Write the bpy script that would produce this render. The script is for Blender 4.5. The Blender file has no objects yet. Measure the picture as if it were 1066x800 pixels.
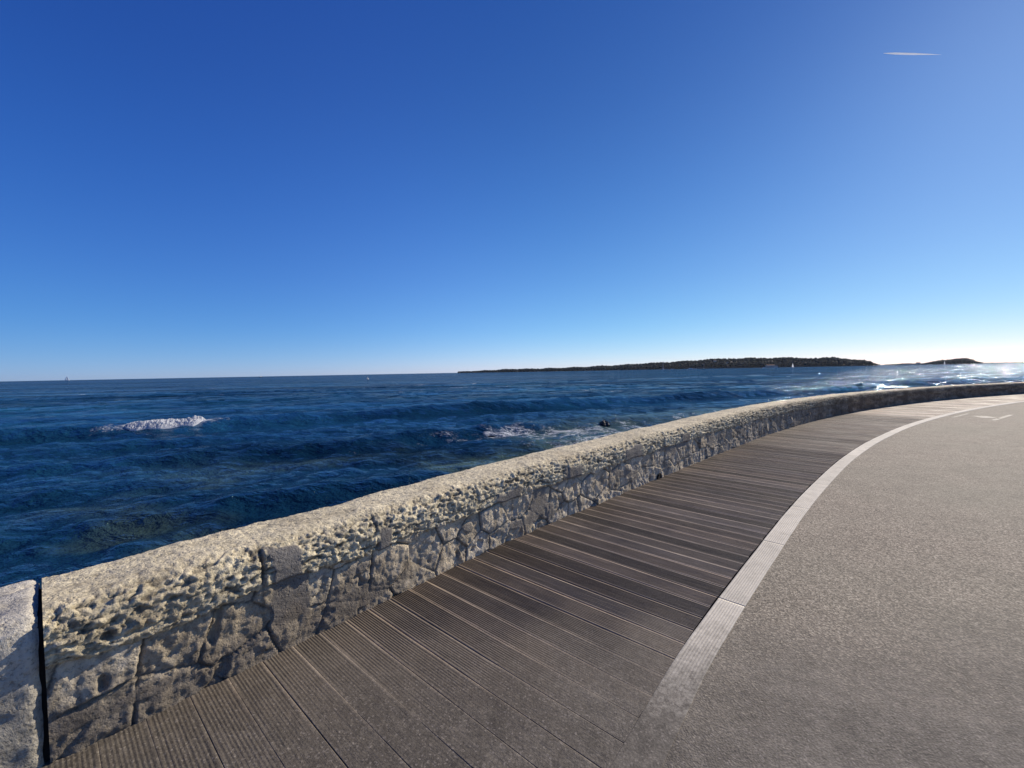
import bpy, math, random
import numpy as np
from mathutils import Vector, Euler, Matrix

C = bpy.context.scene.collection
sc = bpy.context.scene
rad = math.radians

# ------------------------------------------------------------ camera, sky, sun
SUN_AZ, SUN_EL = 53.0, 29.0            # degrees clockwise from the view axis (+Y), and above the horizon
cam_d = bpy.data.cameras.new('camera')
cam = bpy.data.objects.new('camera', cam_d)
C.objects.link(cam)
sc.camera = cam
cam_d.sensor_width = 36.0
cam_d.lens = 36.0 * 430.0 / 1066.0
cam_d.clip_start = 0.05
cam_d.clip_end = 80000.0
CAMH = 1.5
pt, rl = math.atan(13 / 430.0), math.atan(0.01876)
f_ = Vector((0, math.cos(pt), -math.sin(pt)))
u0 = Vector((0, math.sin(pt), math.cos(pt)))
r0 = Vector((1, 0, 0))
r_ = math.cos(rl) * r0 - math.sin(rl) * u0
u_ = math.sin(rl) * r0 + math.cos(rl) * u0
M = Matrix((r_, u_, -f_)).transposed()
cam.matrix_world = Matrix.Translation((0, 0, CAMH)) @ M.to_4x4()

w = bpy.data.worlds.new('World')
sc.world = w
w.use_nodes = True
nt = w.node_tree
bg = nt.nodes['Background']
sky = nt.nodes.new('ShaderNodeTexSky')
sky.sky_type = 'NISHITA'
sky.sun_disc = False
sky.sun_elevation = rad(SUN_EL)
sky.sun_rotation = rad(SUN_AZ)
sky.altitude = 0.0
sky.air_density = 0.6
sky.dust_density = 0.1
sky.ozone_density = 2.0


def wmath(op, a, b=0.0):
    q = nt.nodes.new('ShaderNodeMath'); q.operation = op; q.inputs[2].default_value = 0.5
    for i, v in enumerate((a, b)):
        if hasattr(v, 'links'): nt.links.new(v, q.inputs[i])
        else: q.inputs[i].default_value = v
    return q.outputs[0]


def wramp(fac, stops):
    q = nt.nodes.new('ShaderNodeValToRGB'); nt.links.new(fac, q.inputs[0]); e = q.color_ramp.elements
    while len(e) < len(stops): e.new(0.5)
    q.color_ramp.interpolation = 'B_SPLINE' if len(stops) > 4 else 'LINEAR'
    for i, (p_, c_) in enumerate(stops):
        e[i].position = p_; e[i].color = tuple(k / 1.25 for k in c_) + (1,)
    return q.outputs[0]


# grade of the clear sky: deeper blue aloft, cleaner at the horizon (functions of world direction only)
sdir = Vector((math.sin(rad(SUN_AZ)) * math.cos(rad(SUN_EL)), math.cos(rad(SUN_AZ)) * math.cos(rad(SUN_EL)), math.sin(rad(SUN_EL))))
tcw = nt.nodes.new('ShaderNodeTexCoord')
sepd = nt.nodes.new('ShaderNodeSeparateXYZ'); nt.links.new(tcw.outputs['Generated'], sepd.inputs[0])
dotn = nt.nodes.new('ShaderNodeVectorMath'); dotn.operation = 'DOT_PRODUCT'
nt.links.new(tcw.outputs['Generated'], dotn.inputs[0]); dotn.inputs[1].default_value = tuple(sdir)
R1 = wramp(sepd.outputs[2], [(0.0, (0.86, 0.86, 0.96)), (0.04, (0.78, 0.88, 0.97)), (0.10, (0.64, 0.88, 1.0)), (0.20, (0.64, 0.86, 1.04)), (0.36, (0.50, 0.75, 1.0)), (0.52, (0.42, 0.62, 0.88)), (0.72, (0.29, 0.47, 0.78))])
R2 = wramp(wmath('MULTIPLY_ADD', dotn.outputs['Value'], 0.5), [(0.0, (0.34, 0.38, 0.46)), (0.25, (0.36, 0.40, 0.50)), (0.36, (0.58, 0.70, 0.93)), (0.45, (0.68, 0.78, 0.98)), (0.6, (0.82, 0.86, 1.02)), (0.75, (1.12, 1.02, 1.10)), (0.875, (0.98, 0.96, 0.98)), (1.0, (1.15, 0.97, 0.97))])
sepc = nt.nodes.new('ShaderNodeSeparateColor'); nt.links.new(sky.outputs[0], sepc.inputs[0])
cmb = nt.nodes.new('ShaderNodeCombineColor')
for i_, (p_, g_) in enumerate(((1.0, 1.0), (0.8, 1.585), (0.55, 2.818))):
    nt.links.new(wmath('MULTIPLY', wmath('POWER', sepc.outputs[i_], p_), g_ * 1.5625), cmb.inputs[i_])
m1 = nt.nodes.new('ShaderNodeVectorMath'); m1.operation = 'MULTIPLY'; nt.links.new(cmb.outputs[0], m1.inputs[0]); nt.links.new(R1, m1.inputs[1])
m2 = nt.nodes.new('ShaderNodeVectorMath'); m2.operation = 'MULTIPLY'; nt.links.new(m1.outputs[0], m2.inputs[0]); nt.links.new(R2, m2.inputs[1])
nt.links.new(m2.outputs[0], bg.inputs[0])
bg.inputs[1].default_value = 0.10

sd = bpy.data.lights.new('sun', 'SUN')
sd.energy = 5.0
sd.angle = rad(0.53)
sd.color = (1.0, 0.90, 0.76)
sun = bpy.data.objects.new('sun', sd)
C.objects.link(sun)
sdir = Vector((math.sin(rad(SUN_AZ)) * math.cos(rad(SUN_EL)), math.cos(rad(SUN_AZ)) * math.cos(rad(SUN_EL)), math.sin(rad(SUN_EL))))
sun.rotation_euler = (-sdir).to_track_quat('-Z', 'Y').to_euler()

sc.view_settings.view_transform = 'Standard'
sc.view_settings.look = 'None'
sc.view_settings.exposure = 0.0
sc.view_settings.gamma = 1.0
sc.cycles.max_bounces = 6
sc.cycles.sample_clamp_indirect = 4.0

# ------------------------------------------------------------ numpy noise
rng = np.random.default_rng(7)
PERM = rng.permutation(256)
PERM = np.concatenate([PERM, PERM])
G3 = rng.normal(size=(256, 3))
G3 /= np.linalg.norm(G3, axis=1)[:, None]


def perlin(x, y, z=None):
    x = np.asarray(x, float); y = np.asarray(y, float)
    z = np.zeros_like(x) if z is None else np.broadcast_to(np.asarray(z, float), x.shape)
    xi = np.floor(x).astype(int); yi = np.floor(y).astype(int); zi = np.floor(z).astype(int)
    xf, yf, zf = x - xi, y - yi, z - zi
    u = xf * xf * xf * (xf * (xf * 6 - 15) + 10)
    v = yf * yf * yf * (yf * (yf * 6 - 15) + 10)
    t = zf * zf * zf * (zf * (zf * 6 - 15) + 10)
    def g(dx, dy, dz):
        h = PERM[(PERM[(PERM[(xi + dx) & 255] + yi + dy) & 255] + zi + dz) & 255]
        gg = G3[h]
        return gg[..., 0] * (xf - dx) + gg[..., 1] * (yf - dy) + gg[..., 2] * (zf - dz)
    a = g(0, 0, 0) * (1 - u) + g(1, 0, 0) * u
    b = g(0, 1, 0) * (1 - u) + g(1, 1, 0) * u
    c = g(0, 0, 1) * (1 - u) + g(1, 0, 1) * u
    d = g(0, 1, 1) * (1 - u) + g(1, 1, 1) * u
    return ((a * (1 - v) + b * v) * (1 - t) + (c * (1 - v) + d * v) * t) * 1.6


def fbm(x, y, z=0.0, octv=4, gain=0.5):
    s = 0; a = 1.0; k = 1.0
    x = np.asarray(x, float)
    for i in range(octv):
        s = s + a * perlin(x * k + 17.3 * i, np.asarray(y) * k + 5.1 * i, np.zeros_like(x) + np.asarray(z) * k)
        a *= gain; k *= 2.03
    return s


def sstep(a, b, x):
    t = np.clip((x - a) / (b - a), 0, 1)
    return t * t * (3 - 2 * t)


def voronoi(x, y, seed=0):
    """edge distance, cell id hash (0..1), offset from the cell point; unit cells"""
    r = np.random.default_rng(seed)
    tab = r.random((256, 3))
    xi = np.floor(x).astype(int); yi = np.floor(y).astype(int)
    best = np.full(x.shape, 9e9); sec = np.full(x.shape, 9e9)
    bx = np.zeros_like(x); by = np.zeros_like(x); cx2 = np.zeros_like(x); cy2 = np.zeros_like(x)
    hid = np.zeros(x.shape, int)
    for dx in (-1, 0, 1):
        for dy in (-1, 0, 1):
            h = PERM[(PERM[(xi + dx) & 255] + yi + dy) & 255]
            px = xi + dx + 0.08 + 0.84 * tab[h, 0]; py = yi + dy + 0.08 + 0.84 * tab[h, 1]
            d = (px - x) ** 2 + (py - y) ** 2
            nb = d < best
            ns = (~nb) & (d < sec)
            cx2 = np.where(nb, bx, np.where(ns, px, cx2)); cy2 = np.where(nb, by, np.where(ns, py, cy2))
            sec = np.where(nb, best, np.where(ns, d, sec))
            bx = np.where(nb, px, bx); by = np.where(nb, py, by); hid = np.where(nb, h, hid)
            best = np.where(nb, d, best)
    sep = np.sqrt((bx - cx2) ** 2 + (by - cy2) ** 2) + 1e-6
    edge = (sec - best) / (2 * sep)
    return edge, tab[hid, 2], x - bx, y - by, hid


# ------------------------------------------------------------ mesh helpers
def link(name, me, mat=None, parent=None, smooth=False):
    o = bpy.data.objects.new(name, me)
    C.objects.link(o)
    if mat:
        me.materials.append(mat)
    if smooth:
        me.polygons.foreach_set('use_smooth', [True] * len(me.polygons))
    if parent:
        o.parent = parent
    return o


def grid_mesh(name, P, col=None, extra=None, flip=False):
    """P: (n,m,3) -> mesh of quads; col (n,m,3) goes to colour attribute Col, extra dict of floats"""
    n, m = P.shape[:2]
    me = bpy.data.meshes.new(name)
    idx = np.arange(n * m).reshape(n, m)
    q = np.stack([idx[:-1, :-1], idx[1:, :-1], idx[1:, 1:], idx[:-1, 1:]], -1).reshape(-1, 4)
    if flip:
        q = q[:, ::-1]
    raw(me, P.reshape(-1, 3), q)
    if col is not None:
        put_col(me, col.reshape(-1, 3))
    for k, v in (extra or {}).items():
        at = me.attributes.new(k, 'FLOAT', 'POINT')
        at.data.foreach_set('value', np.ascontiguousarray(v.reshape(-1), dtype=np.float32))
    return me


def raw(me, V, Q):
    k = Q.shape[1]
    me.vertices.add(len(V))
    me.vertices.foreach_set('co', np.ascontiguousarray(V, dtype=np.float32).reshape(-1))
    me.loops.add(len(Q) * k)
    me.loops.foreach_set('vertex_index', np.ascontiguousarray(Q, dtype=np.int32).reshape(-1))
    me.polygons.add(len(Q))
    me.polygons.foreach_set('loop_start', np.arange(0, len(Q) * k, k, dtype=np.int32))
    me.polygons.foreach_set('loop_total', np.full(len(Q), k, dtype=np.int32))
    me.update(calc_edges=True)


def put_col(me, c):
    at = me.color_attributes.new('Col', 'FLOAT_COLOR', 'POINT')
    cc = np.ones((len(c), 4), dtype=np.float32); cc[:, :3] = c
    at.data.foreach_set('color', cc.reshape(-1))


class MB:
    """collects polygons for one mesh"""
    def __init__(s): s.v = []; s.f = []; s.c = []
    def quadgrid(s, P, closed=False, col=(1, 1, 1)):
        n, m = len(P), len(P[0]); o = len(s.v)
        for r in P:
            for p in r: s.v.append(tuple(p)); s.c.append(col)
        for i in range(n - 1):
            for j in range(m if closed else m - 1):
                k = (j + 1) % m
                s.f.append((o + i * m + j, o + i * m + k, o + (i + 1) * m + k, o + (i + 1) * m + j))
    def box(s, x0, x1, y0, y1, z0, z1, col=(1, 1, 1)):
        o = len(s.v)
        for z in (z0, z1):
            for x, y in ((x0, y0), (x1, y0), (x1, y1), (x0, y1)):
                s.v.append((x, y, z)); s.c.append(col)
        for q in ((0, 3, 2, 1), (4, 5, 6, 7), (0, 1, 5, 4), (1, 2, 6, 5), (2, 3, 7, 6), (3, 0, 4, 7)):
            s.f.append(tuple(o + i for i in q))
    def tube(s, pts, rads, n=8, col=(1, 1, 1)):
        rings = []
        for i, p in enumerate(pts):
            p = Vector(p)
            a = Vector(pts[max(i - 1, 0)]); b = Vector(pts[min(i + 1, len(pts) - 1)])
            d = (b - a).normalized()
            e = d.orthogonal().normalized(); g = d.cross(e)
            rings.append([p + rads[i] * (math.cos(t) * e + math.sin(t) * g) for t in [2 * math.pi * k / n for k in range(n)]])
        o = len(s.v)
        s.quadgrid(rings, True, col)
        s.f.append(tuple(o + k for k in range(n))[::-1])
        s.f.append(tuple(o + (len(pts) - 1) * n + k for k in range(n)))
    def build(s, name, mat, parent=None, smooth=False):
        me = bpy.data.meshes.new(name)
        me.from_pydata(s.v, [], s.f); me.update()
        put_col(me, np.array(s.c))
        return link(name, me, mat, parent, smooth)


def thing(name, label, cat, loc=(0, 0, 0), rz=0, group=None):
    o = bpy.data.objects.new(name, None); C.objects.link(o)
    o.location = loc; o.rotation_euler = (0, 0, rz)
    o.empty_display_size = 0.2
    tag(o, label, cat, group)
    return o


def tag(o, label=None, cat=None, group=None, kind=None):
    if label: o['label'] = label
    if cat: o['category'] = cat
    if group: o['group'] = group
    if kind: o['kind'] = kind
    return o


# ------------------------------------------------------------ materials
class NM:
    def __init__(s, name):
        s.m = bpy.data.materials.new(name); s.m.use_nodes = True
        s.t = s.m.node_tree; s.b = s.t.nodes['Principled BSDF']
    def n(s, kind, **kw):
        q = s.t.nodes.new('ShaderNode' + kind)
        for k, v in kw.items():
            if k in q.inputs: s.set(q.inputs[k], v)
            else: setattr(q, k, v)
        return q
    def set(s, inp, v):
        if hasattr(v, 'links') and hasattr(v, 'is_output'): s.t.links.new(v, inp)
        else: inp.default_value = v
    def attr(s, name): return s.n('Attribute', attribute_name=name)
    def obj(s): return s.n('TexCoord').outputs['Object']
    def mapping(s, vec, scale=(1, 1, 1), rot=(0, 0, 0)):
        q = s.n('Mapping'); s.set(q.inputs['Vector'], vec); q.inputs['Scale'].default_value = scale; q.inputs['Rotation'].default_value = rot
        return q.outputs[0]
    def noise(s, vec, scale, detail=4, rough=0.5, dist=0.0):
        q = s.n('TexNoise'); s.set(q.inputs['Vector'], vec); q.inputs['Scale'].default_value = scale
        q.inputs['Detail'].default_value = detail; q.inputs['Roughness'].default_value = rough; q.inputs['Distortion'].default_value = dist
        return q.outputs['Fac']
    def voro(s, vec, scale, feature='F1', out='Distance'):
        q = s.n('TexVoronoi'); q.feature = feature; s.set(q.inputs['Vector'], vec); q.inputs['Scale'].default_value = scale
        return q.outputs[out]
    def ramp(s, fac, stops):
        q = s.n('ValToRGB'); s.set(q.inputs[0], fac); e = q.color_ramp.elements
        while len(e) < len(stops): e.new(0.5)
        for i, (p, c) in enumerate(stops):
            e[i].position = p; e[i].color = (c, c, c, 1) if isinstance(c, (int, float)) else (*c, 1)
        return q.outputs[0]
    def mr(s, v, a, b, c=0, d=1):
        q = s.n('MapRange'); s.set(q.inputs[0], v)
        for i, k in enumerate((a, b, c, d)): s.set(q.inputs[i + 1], k)
        return q.outputs[0]
    def mix(s, fac, a, b, mode='MIX'):
        q = s.n('Mix'); q.data_type = 'RGBA'; q.blend_type = mode; q.clamp_factor = True
        s.set(q.inputs[0], fac)
        s.set(q.inputs[6], a if hasattr(a, 'links') else (*a, 1)); s.set(q.inputs[7], b if hasattr(b, 'links') else (*b, 1))
        return q.outputs[2]
    def math(s, op, a, b=0.0):
        q = s.n('Math'); q.operation = op; s.set(q.inputs[0], a); s.set(q.inputs[1], b); return q.outputs[0]
    def bump(s, h, strength=0.5, dist=0.01, nrm=None):
        q = s.n('Bump'); s.set(q.inputs['Height'], h); s.set(q.inputs['Strength'], strength); s.set(q.inputs['Distance'], dist)
        if nrm is not None: s.set(q.inputs['Normal'], nrm)
        return q.outputs[0]
    def out(s, color=None, rough=None, normal=None, spec=None):
        if color is not None: s.set(s.b.inputs['Base Color'], color if hasattr(color, 'links') else (*color, 1))
        if rough is not None: s.set(s.b.inputs['Roughness'], rough)
        if normal is not None: s.set(s.b.inputs['Normal'], normal)
        if spec is not None: s.set(s.b.inputs['Specular IOR Level'], spec)
        return s.m


def dusty(q, o, c, b, amt=1.0, y0=2.45, y1=1.62):
    """grit drifted over the near end of the path: colour and fine bump of the silt, thinning out along +Y"""
    sp = q.n('SeparateXYZ'); q.set(sp.inputs[0], o)
    a = q.noise(o, 1.8, 5, 0.65); f = q.noise(o, 30, 5, 0.75); g = q.noise(o, 110, 3, 0.7)
    y = q.math('ADD', sp.outputs[1], q.math('ADD', q.mr(a, 0.3, 0.7, -0.16, 0.16), q.mr(f, 0.3, 0.7, -0.22, 0.22)))
    m = q.math('MULTIPLY', q.mr(y, y0, y1), amt)
    d = silt_colour(q, o)
    return q.mix(m, c, d)


def silt_colour(q, o):
    sp = q.n('SeparateXYZ'); q.set(sp.inputs[0], o)
    a = q.noise(o, 3.0, 6, 0.7, 0.2); b_ = q.noise(o, 17, 6, 0.72, 0.1); c_ = q.noise(o, 95, 4, 0.7)
    side = q.mr(q.math('ADD', sp.outputs[0], q.mr(a, 0.3, 0.7, -0.3, 0.3)), -0.2, 1.4)
    base = q.mix(side, (0.118, 0.102, 0.080), (0.185, 0.164, 0.130))
    c = q.mix(1.0, base, q.ramp(a, [(0.3, 0.78), (0.5, 1.0), (0.7, 1.25)]), 'MULTIPLY')
    c = q.mix(0.9, c, q.ramp(b_, [(0.33, 0.75), (0.5, 1.0), (0.68, 1.3)]), 'MULTIPLY')
    c = q.mix(0.8, c, q.ramp(c_, [(0.35, 0.6), (0.5, 1.0), (0.65, 1.4)]), 'MULTIPLY')
    v = q.voro(o, 140, 'F1', 'Color'); sep = q.n('SeparateColor'); q.set(sep.inputs[0], v)
    return q.mix(q.mr(sep.outputs[0], 0.88, 1.0, 0, 0.45), c, (0.40, 0.35, 0.29))


def mat_stone():
    q = NM('limestone'); o = q.obj(); c = q.attr('Col').outputs['Color']
    n1 = q.noise(o, 9, 6, 0.65); n2 = q.noise(o, 70, 5, 0.7); n3 = q.noise(o, 2.2, 3)
    k = q.ramp(n1, [(0.3, 0.72), (0.5, 0.98), (0.72, 1.14)])
    c = q.mix(1.0, c, k, 'MULTIPLY')
    k2 = q.ramp(n2, [(0.36, 0.45), (0.47, 0.98), (0.7, 1.12)])
    c = q.mix(0.8, c, k2, 'MULTIPLY')
    n4 = q.noise(o, 26, 4, 0.7)
    c = q.mix(q.ramp(n4, [(0.58, 0.0), (0.68, 0.4)]), c, (0.22, 0.175, 0.115))
    c = q.mix(q.mr(n3, 0.5, 0.75, 0, 0.35), c, (0.30, 0.235, 0.15))
    pits = q.ramp(q.voro(o, 45), [(0.05, 0.0), (0.32, 1.0)])
    b1 = q.bump(n2, 0.75, 0.012)
    b2 = q.bump(pits, 0.45, 0.008, b1)
    b3 = q.bump(n1, 0.5, 0.02, b2)
    return q.out(c, 0.92, b3, 0.25)


def mat_boards():
    q = NM('weathered_deck_timber'); o = q.obj(); c = q.attr('Col').outputs['Color']
    sv = q.n('CombineXYZ'); q.set(sv.inputs[0], q.attr('along').outputs['Fac']); q.set(sv.inputs[1], q.attr('across').outputs['Fac'])
    g = q.noise(q.mapping(sv.outputs[0], (3, 90, 1)), 1.0, 5, 0.6)
    big = q.noise(o, 1.7, 5, 0.6); gr = q.noise(o, 160, 3, 0.6)
    c = q.mix(0.9, c, q.ramp(g, [(0.3, 0.6), (0.5, 0.98), (0.7, 1.35)]), 'MULTIPLY')
    c = q.mix(0.8, c, q.ramp(big, [(0.3, 0.7), (0.5, 1.0), (0.7, 1.3)]), 'MULTIPLY')
    c = q.mix(q.ramp(gr, [(0.56, 0.0), (0.68, 0.5)]), c, (0.22, 0.20, 0.175))
    b = q.bump(g, 0.5, 0.004); b = q.bump(gr, 0.4, 0.003, b)
    c = dusty(q, o, c, b, 0.93, 2.85, 1.70)
    b = q.bump(q.noise(o, 14, 6, 0.72), q.mr(q.n('SeparateXYZ', Vector=o).outputs[1], 2.6, 1.8, 0.0, 0.7), 0.010, b)
    return q.out(c, q.mr(big, 0.3, 0.7, 0.6, 0.85), b, 0.2)


def mat_strip():
    q = NM('pale_edging'); o = q.obj(); c = q.attr('Col').outputs['Color']
    n1 = q.noise(o, 6, 6, 0.65); n2 = q.noise(o, 120, 4, 0.6)
    c = q.mix(0.9, c, q.ramp(n1, [(0.3, 0.72), (0.5, 0.98), (0.7, 1.1)]), 'MULTIPLY')
    c = q.mix(q.ramp(n2, [(0.52, 0.0), (0.66, 0.45)]), c, (0.30, 0.27, 0.23))
    c = dusty(q, o, c, None, 1.0, 2.45, 1.80)
    return q.out(c, 0.75, q.bump(n2, 0.5, 0.004), 0.25)


def asphalt_nodes(q, o):
    v = q.voro(o, 120, 'F1', 'Color'); sep = q.n('SeparateColor'); q.set(sep.inputs[0], v)
    d = q.voro(o, 120)
    grain = q.ramp(sep.outputs[0], [(0.0, (0.115, 0.098, 0.074)), (0.40, (0.245, 0.205, 0.153)), (0.72, (0.35, 0.290, 0.213)), (1.0, (0.60, 0.52, 0.39))])
    big = q.noise(o, 0.35, 5, 0.6); med = q.noise(o, 2.5, 5, 0.65); fine = q.noise(o, 28, 4, 0.7)
    c = q.mix(q.mr(big, 0.38, 0.62, 0, 0.55), grain, q.mix(0.6, grain, (0.27, 0.258, 0.185)))
    c = q.mix(0.8, c, q.ramp(med, [(0.3, 0.82), (0.5, 1.0), (0.7, 1.14)]), 'MULTIPLY')
    c = q.mix(0.8, c, q.ramp(fine, [(0.3, 0.72), (0.5, 1.0), (0.7, 1.22)]), 'MULTIPLY')
    b = q.bump(d, 0.55, 0.004); b = q.bump(fine, 0.4, 0.006, b)
    return c, b


def mat_asphalt():
    q = NM('pinkish_aggregate_asphalt'); o = q.obj()
    c, b = asphalt_nodes(q, o)
    c = dusty(q, o, c, b, 1.0, 2.6, 1.6)
    return q.out(c, 0.85, b, 0.2)


def mat_paint():
    q = NM('worn_road_paint'); o = q.obj(); c, b = asphalt_nodes(q, o)
    m = q.noise(o, 7, 6, 0.75)
    c = q.mix(q.ramp(m, [(0.42, 0.0), (0.62, 0.28)]), c, (0.60, 0.58, 0.52))
    return q.out(c, 0.75, b, 0.3)


def mat_silt():
    q = NM('gritty_silt'); o = q.obj()
    b_ = q.noise(o, 17, 6, 0.72, 0.1); c_ = q.noise(o, 95, 4, 0.7)
    c = silt_colour(q, o)
    b = q.bump(c_, 0.6, 0.006); b = q.bump(b_, 0.7, 0.012, b)
    return q.out(c, 0.95, b, 0.2)


def mat_sea():
    q = NM('sea_water'); o = q.obj()
    sho = q.attr('shoal').outputs['Fac']; foam = q.attr('foam').outputs['Fac']
    deep = q.mix(q.mr(q.noise(q.mapping(o, (0.02, 0.02, 0.02)), 1, 3), 0.4, 0.6), (0.006, 0.038, 0.078), (0.009, 0.056, 0.104))
    c = q.mix(sho, deep, (0.110, 0.165, 0.100))
    st1 = q.noise(q.mapping(o, (0.12, 1.0, 1.0), (0, 0, rad(20))), 0.11, 6, 0.7)
    c = q.mix(1.0, c, q.ramp(st1, [(0.36, 0.45), (0.5, 0.95), (0.62, 1.7)]), 'MULTIPLY')
    # lacy foam
    mo = q.mapping(o, (0.5, 1.0, 1.0), (0, 0, rad(25)))
    wn = q.n('TexNoise'); q.set(wn.inputs['Vector'], mo); wn.inputs['Scale'].default_value = 1.6; wn.inputs['Detail'].default_value = 4
    add = q.n('VectorMath', operation='MULTIPLY_ADD'); q.set(add.inputs[0], wn.outputs['Color']); add.inputs[1].default_value = (0.9, 0.9, 0.9); q.set(add.inputs[2], mo)
    l1 = q.ramp(q.voro(add.outputs[0], 2.1, 'DISTANCE_TO_EDGE'), [(0.0, 1.0), (0.05, 0.35), (0.12, 0.0)])
    l2 = q.ramp(q.voro(add.outputs[0], 7.5, 'DISTANCE_TO_EDGE'), [(0.0, 0.9), (0.07, 0.3), (0.16, 0.0)])
    n = q.noise(o, 1.3, 5, 0.7)
    lace = q.math('MAXIMUM', l1, l2)
    thr = q.math('SUBTRACT', 1.02, foam)
    m = q.math('MULTIPLY', q.mr(n, q.math('MULTIPLY', thr, 0.72), q.math('ADD', q.math('MULTIPLY', thr, 0.72), 0.16)), lace)
    solid = q.mr(q.math('ADD', foam, q.math('MULTIPLY', n, 0.6)), 1.10, 1.3)
    m = q.math('MAXIMUM', m, solid)
    m = q.math('MINIMUM', m, 1.0)
    m = q.math('MULTIPLY', m, 0.8)
    c = q.mix(m, c, (0.92, 0.92, 0.90))
    # ripples (near) and chop (far)
    far = q.attr('far').outputs['Fac']
    r1 = q.noise(q.mapping(o, (1.0, 1.0, 1.0)), 6.0, 4, 0.6, 0.3)
    r2 = q.noise(q.mapping(o, (0.55, 1.0, 1.0), (0, 0, rad(25))), 1.9, 5, 0.6, 0.4)
    r3 = q.noise(q.mapping(o, (0.35, 1.0, 1.0), (0, 0, rad(25))), 0.28, 5, 0.62, 0.3)
    pat = q.noise(q.mapping(o, (0.25, 1.0, 1.0), (0, 0, rad(20))), 0.03, 4, 0.6)
    pat3 = q.noise(q.mapping(o, (0.2, 1.0, 1.0), (0, 0, rad(12))), 0.006, 4, 0.65)
    b = q.bump(r1, 0.9, 0.09)
    b = q.bump(r2, q.mr(far, 0, 1, 0.55, 1.0), 0.40, b)
    b = q.bump(r3, q.math('MULTIPLY', far, q.mr(pat, 0.35, 0.65, 0.7, 1.0)), 3.2, b)
    c1 = q.voro(q.mapping(o, (0.7, 1.0, 1.0), (0, 0, rad(25))), 2.0, 'F1', 'Color'); c2 = q.voro(q.mapping(o, (0.5, 1.0, 1.0), (0, 0, rad(25))), 0.45, 'F1', 'Color')
    vs = q.n('VectorMath', operation='ADD'); q.set(vs.inputs[0], c1); q.set(vs.inputs[1], c2)
    v2 = q.n('VectorMath', operation='SUBTRACT'); q.set(v2.inputs[0], vs.outputs[0]); v2.inputs[1].default_value = (1, 1, 1)
    v3 = q.n('VectorMath', operation='MULTIPLY'); q.set(v3.inputs[0], v2.outputs[0]); v3.inputs[1].default_value = (0.48, 0.48, 0)
    v4 = q.n('VectorMath', operation='SCALE'); q.set(v4.inputs[0], v3.outputs[0]); q.set(v4.inputs['Scale'], far)
    bm_ = q.mix(q.math('MULTIPLY', far, 0.8), b, (0.0, 0.0, 1.0))
    v5 = q.n('VectorMath', operation='ADD'); q.set(v5.inputs[0], bm_); q.set(v5.inputs[1], v4.outputs[0])
    v6 = q.n('VectorMath', operation='NORMALIZE'); q.set(v6.inputs[0], v5.outputs[0]); b = v6.outputs[0]
    rough = q.mix(m, (0.06, 0.06, 0.06), (0.8, 0.8, 0.8))
    rough = q.math('ADD', rough, q.math('MULTIPLY', far, -0.005))
    df = q.n('BsdfDiffuse'); q.set(df.inputs['Color'], c); q.set(df.inputs['Normal'], b)
    gl = q.n('BsdfGlossy'); gl.inputs['Color'].default_value = (0.60, 0.72, 0.88, 1); q.set(gl.inputs['Roughness'], rough); q.set(gl.inputs['Normal'], b)
    fr = q.n('Fresnel'); fr.inputs['IOR'].default_value = 1.333; q.set(fr.inputs['Normal'], b)
    mx = q.n('MixShader'); q.set(mx.inputs[0], q.math('MULTIPLY', q.math('MULTIPLY', q.math('MINIMUM', fr.outputs[0], 0.50), q.math('MULTIPLY', q.mr(far, 0, 1, 1.0, 0.75), q.mr(q.math('ADD', st1, pat3), 0.8, 1.2, 0.6, 1.3))), q.math('SUBTRACT', 1.0, q.math('MULTIPLY', m, 0.9))))
    q.t.links.new(df.outputs[0], mx.inputs[1]); q.t.links.new(gl.outputs[0], mx.inputs[2])
    out = [k for k in q.t.nodes if k.type == 'OUTPUT_MATERIAL'][0]
    q.t.links.new(mx.outputs[0], out.inputs['Surface']); q.t.nodes.remove(q.b)
    return q.m


def plain(name, col, rough=0.7, var=0.15, scale=3.0, spec=0.3, bump=0.0):
    q = NM(name); o = q.obj(); n = q.noise(o, scale, 5, 0.6)
    c = q.mix(1.0, col, q.ramp(n, [(0.3, 1 - var), (0.7, 1 + var)]), 'MULTIPLY')
    return q.out(c, rough, q.bump(n, bump, 0.02) if bump else None, spec)


def mat_foliage():
    q = NM('pine_foliage'); o = q.obj(); c = q.attr('Col').outputs['Color']
    n = q.noise(o, 0.12, 4, 0.7)
    c = q.mix(1.0, c, q.ramp(n, [(0.35, 0.6), (0.65, 1.4)]), 'MULTIPLY')
    return q.out(c, 0.95, None, 0.1)


STONE = mat_stone(); BOARD = mat_boards(); STRIP = mat_strip(); ASPH = mat_asphalt(); PAINT = mat_paint()
SILT = mat_silt(); SEA = mat_sea(); FOL = mat_foliage()
FOAM = plain('sea_foam', (0.93, 0.94, 0.94), 0.9, 0.12, 8, 0.2, 0.6)
def foam_translucent(m):
    t = m.node_tree; b = t.nodes['Principled BSDF']; o = [k for k in t.nodes if k.type == 'OUTPUT_MATERIAL'][0]
    tr = t.nodes.new('ShaderNodeBsdfTranslucent'); tr.inputs[0].default_value = (0.95, 0.96, 0.96, 1)
    mx = t.nodes.new('ShaderNodeMixShader'); mx.inputs[0].default_value = 0.6
    t.links.new(b.outputs[0], mx.inputs[1]); t.links.new(tr.outputs[0], mx.inputs[2]); t.links.new(mx.outputs[0], o.inputs['Surface'])


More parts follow.
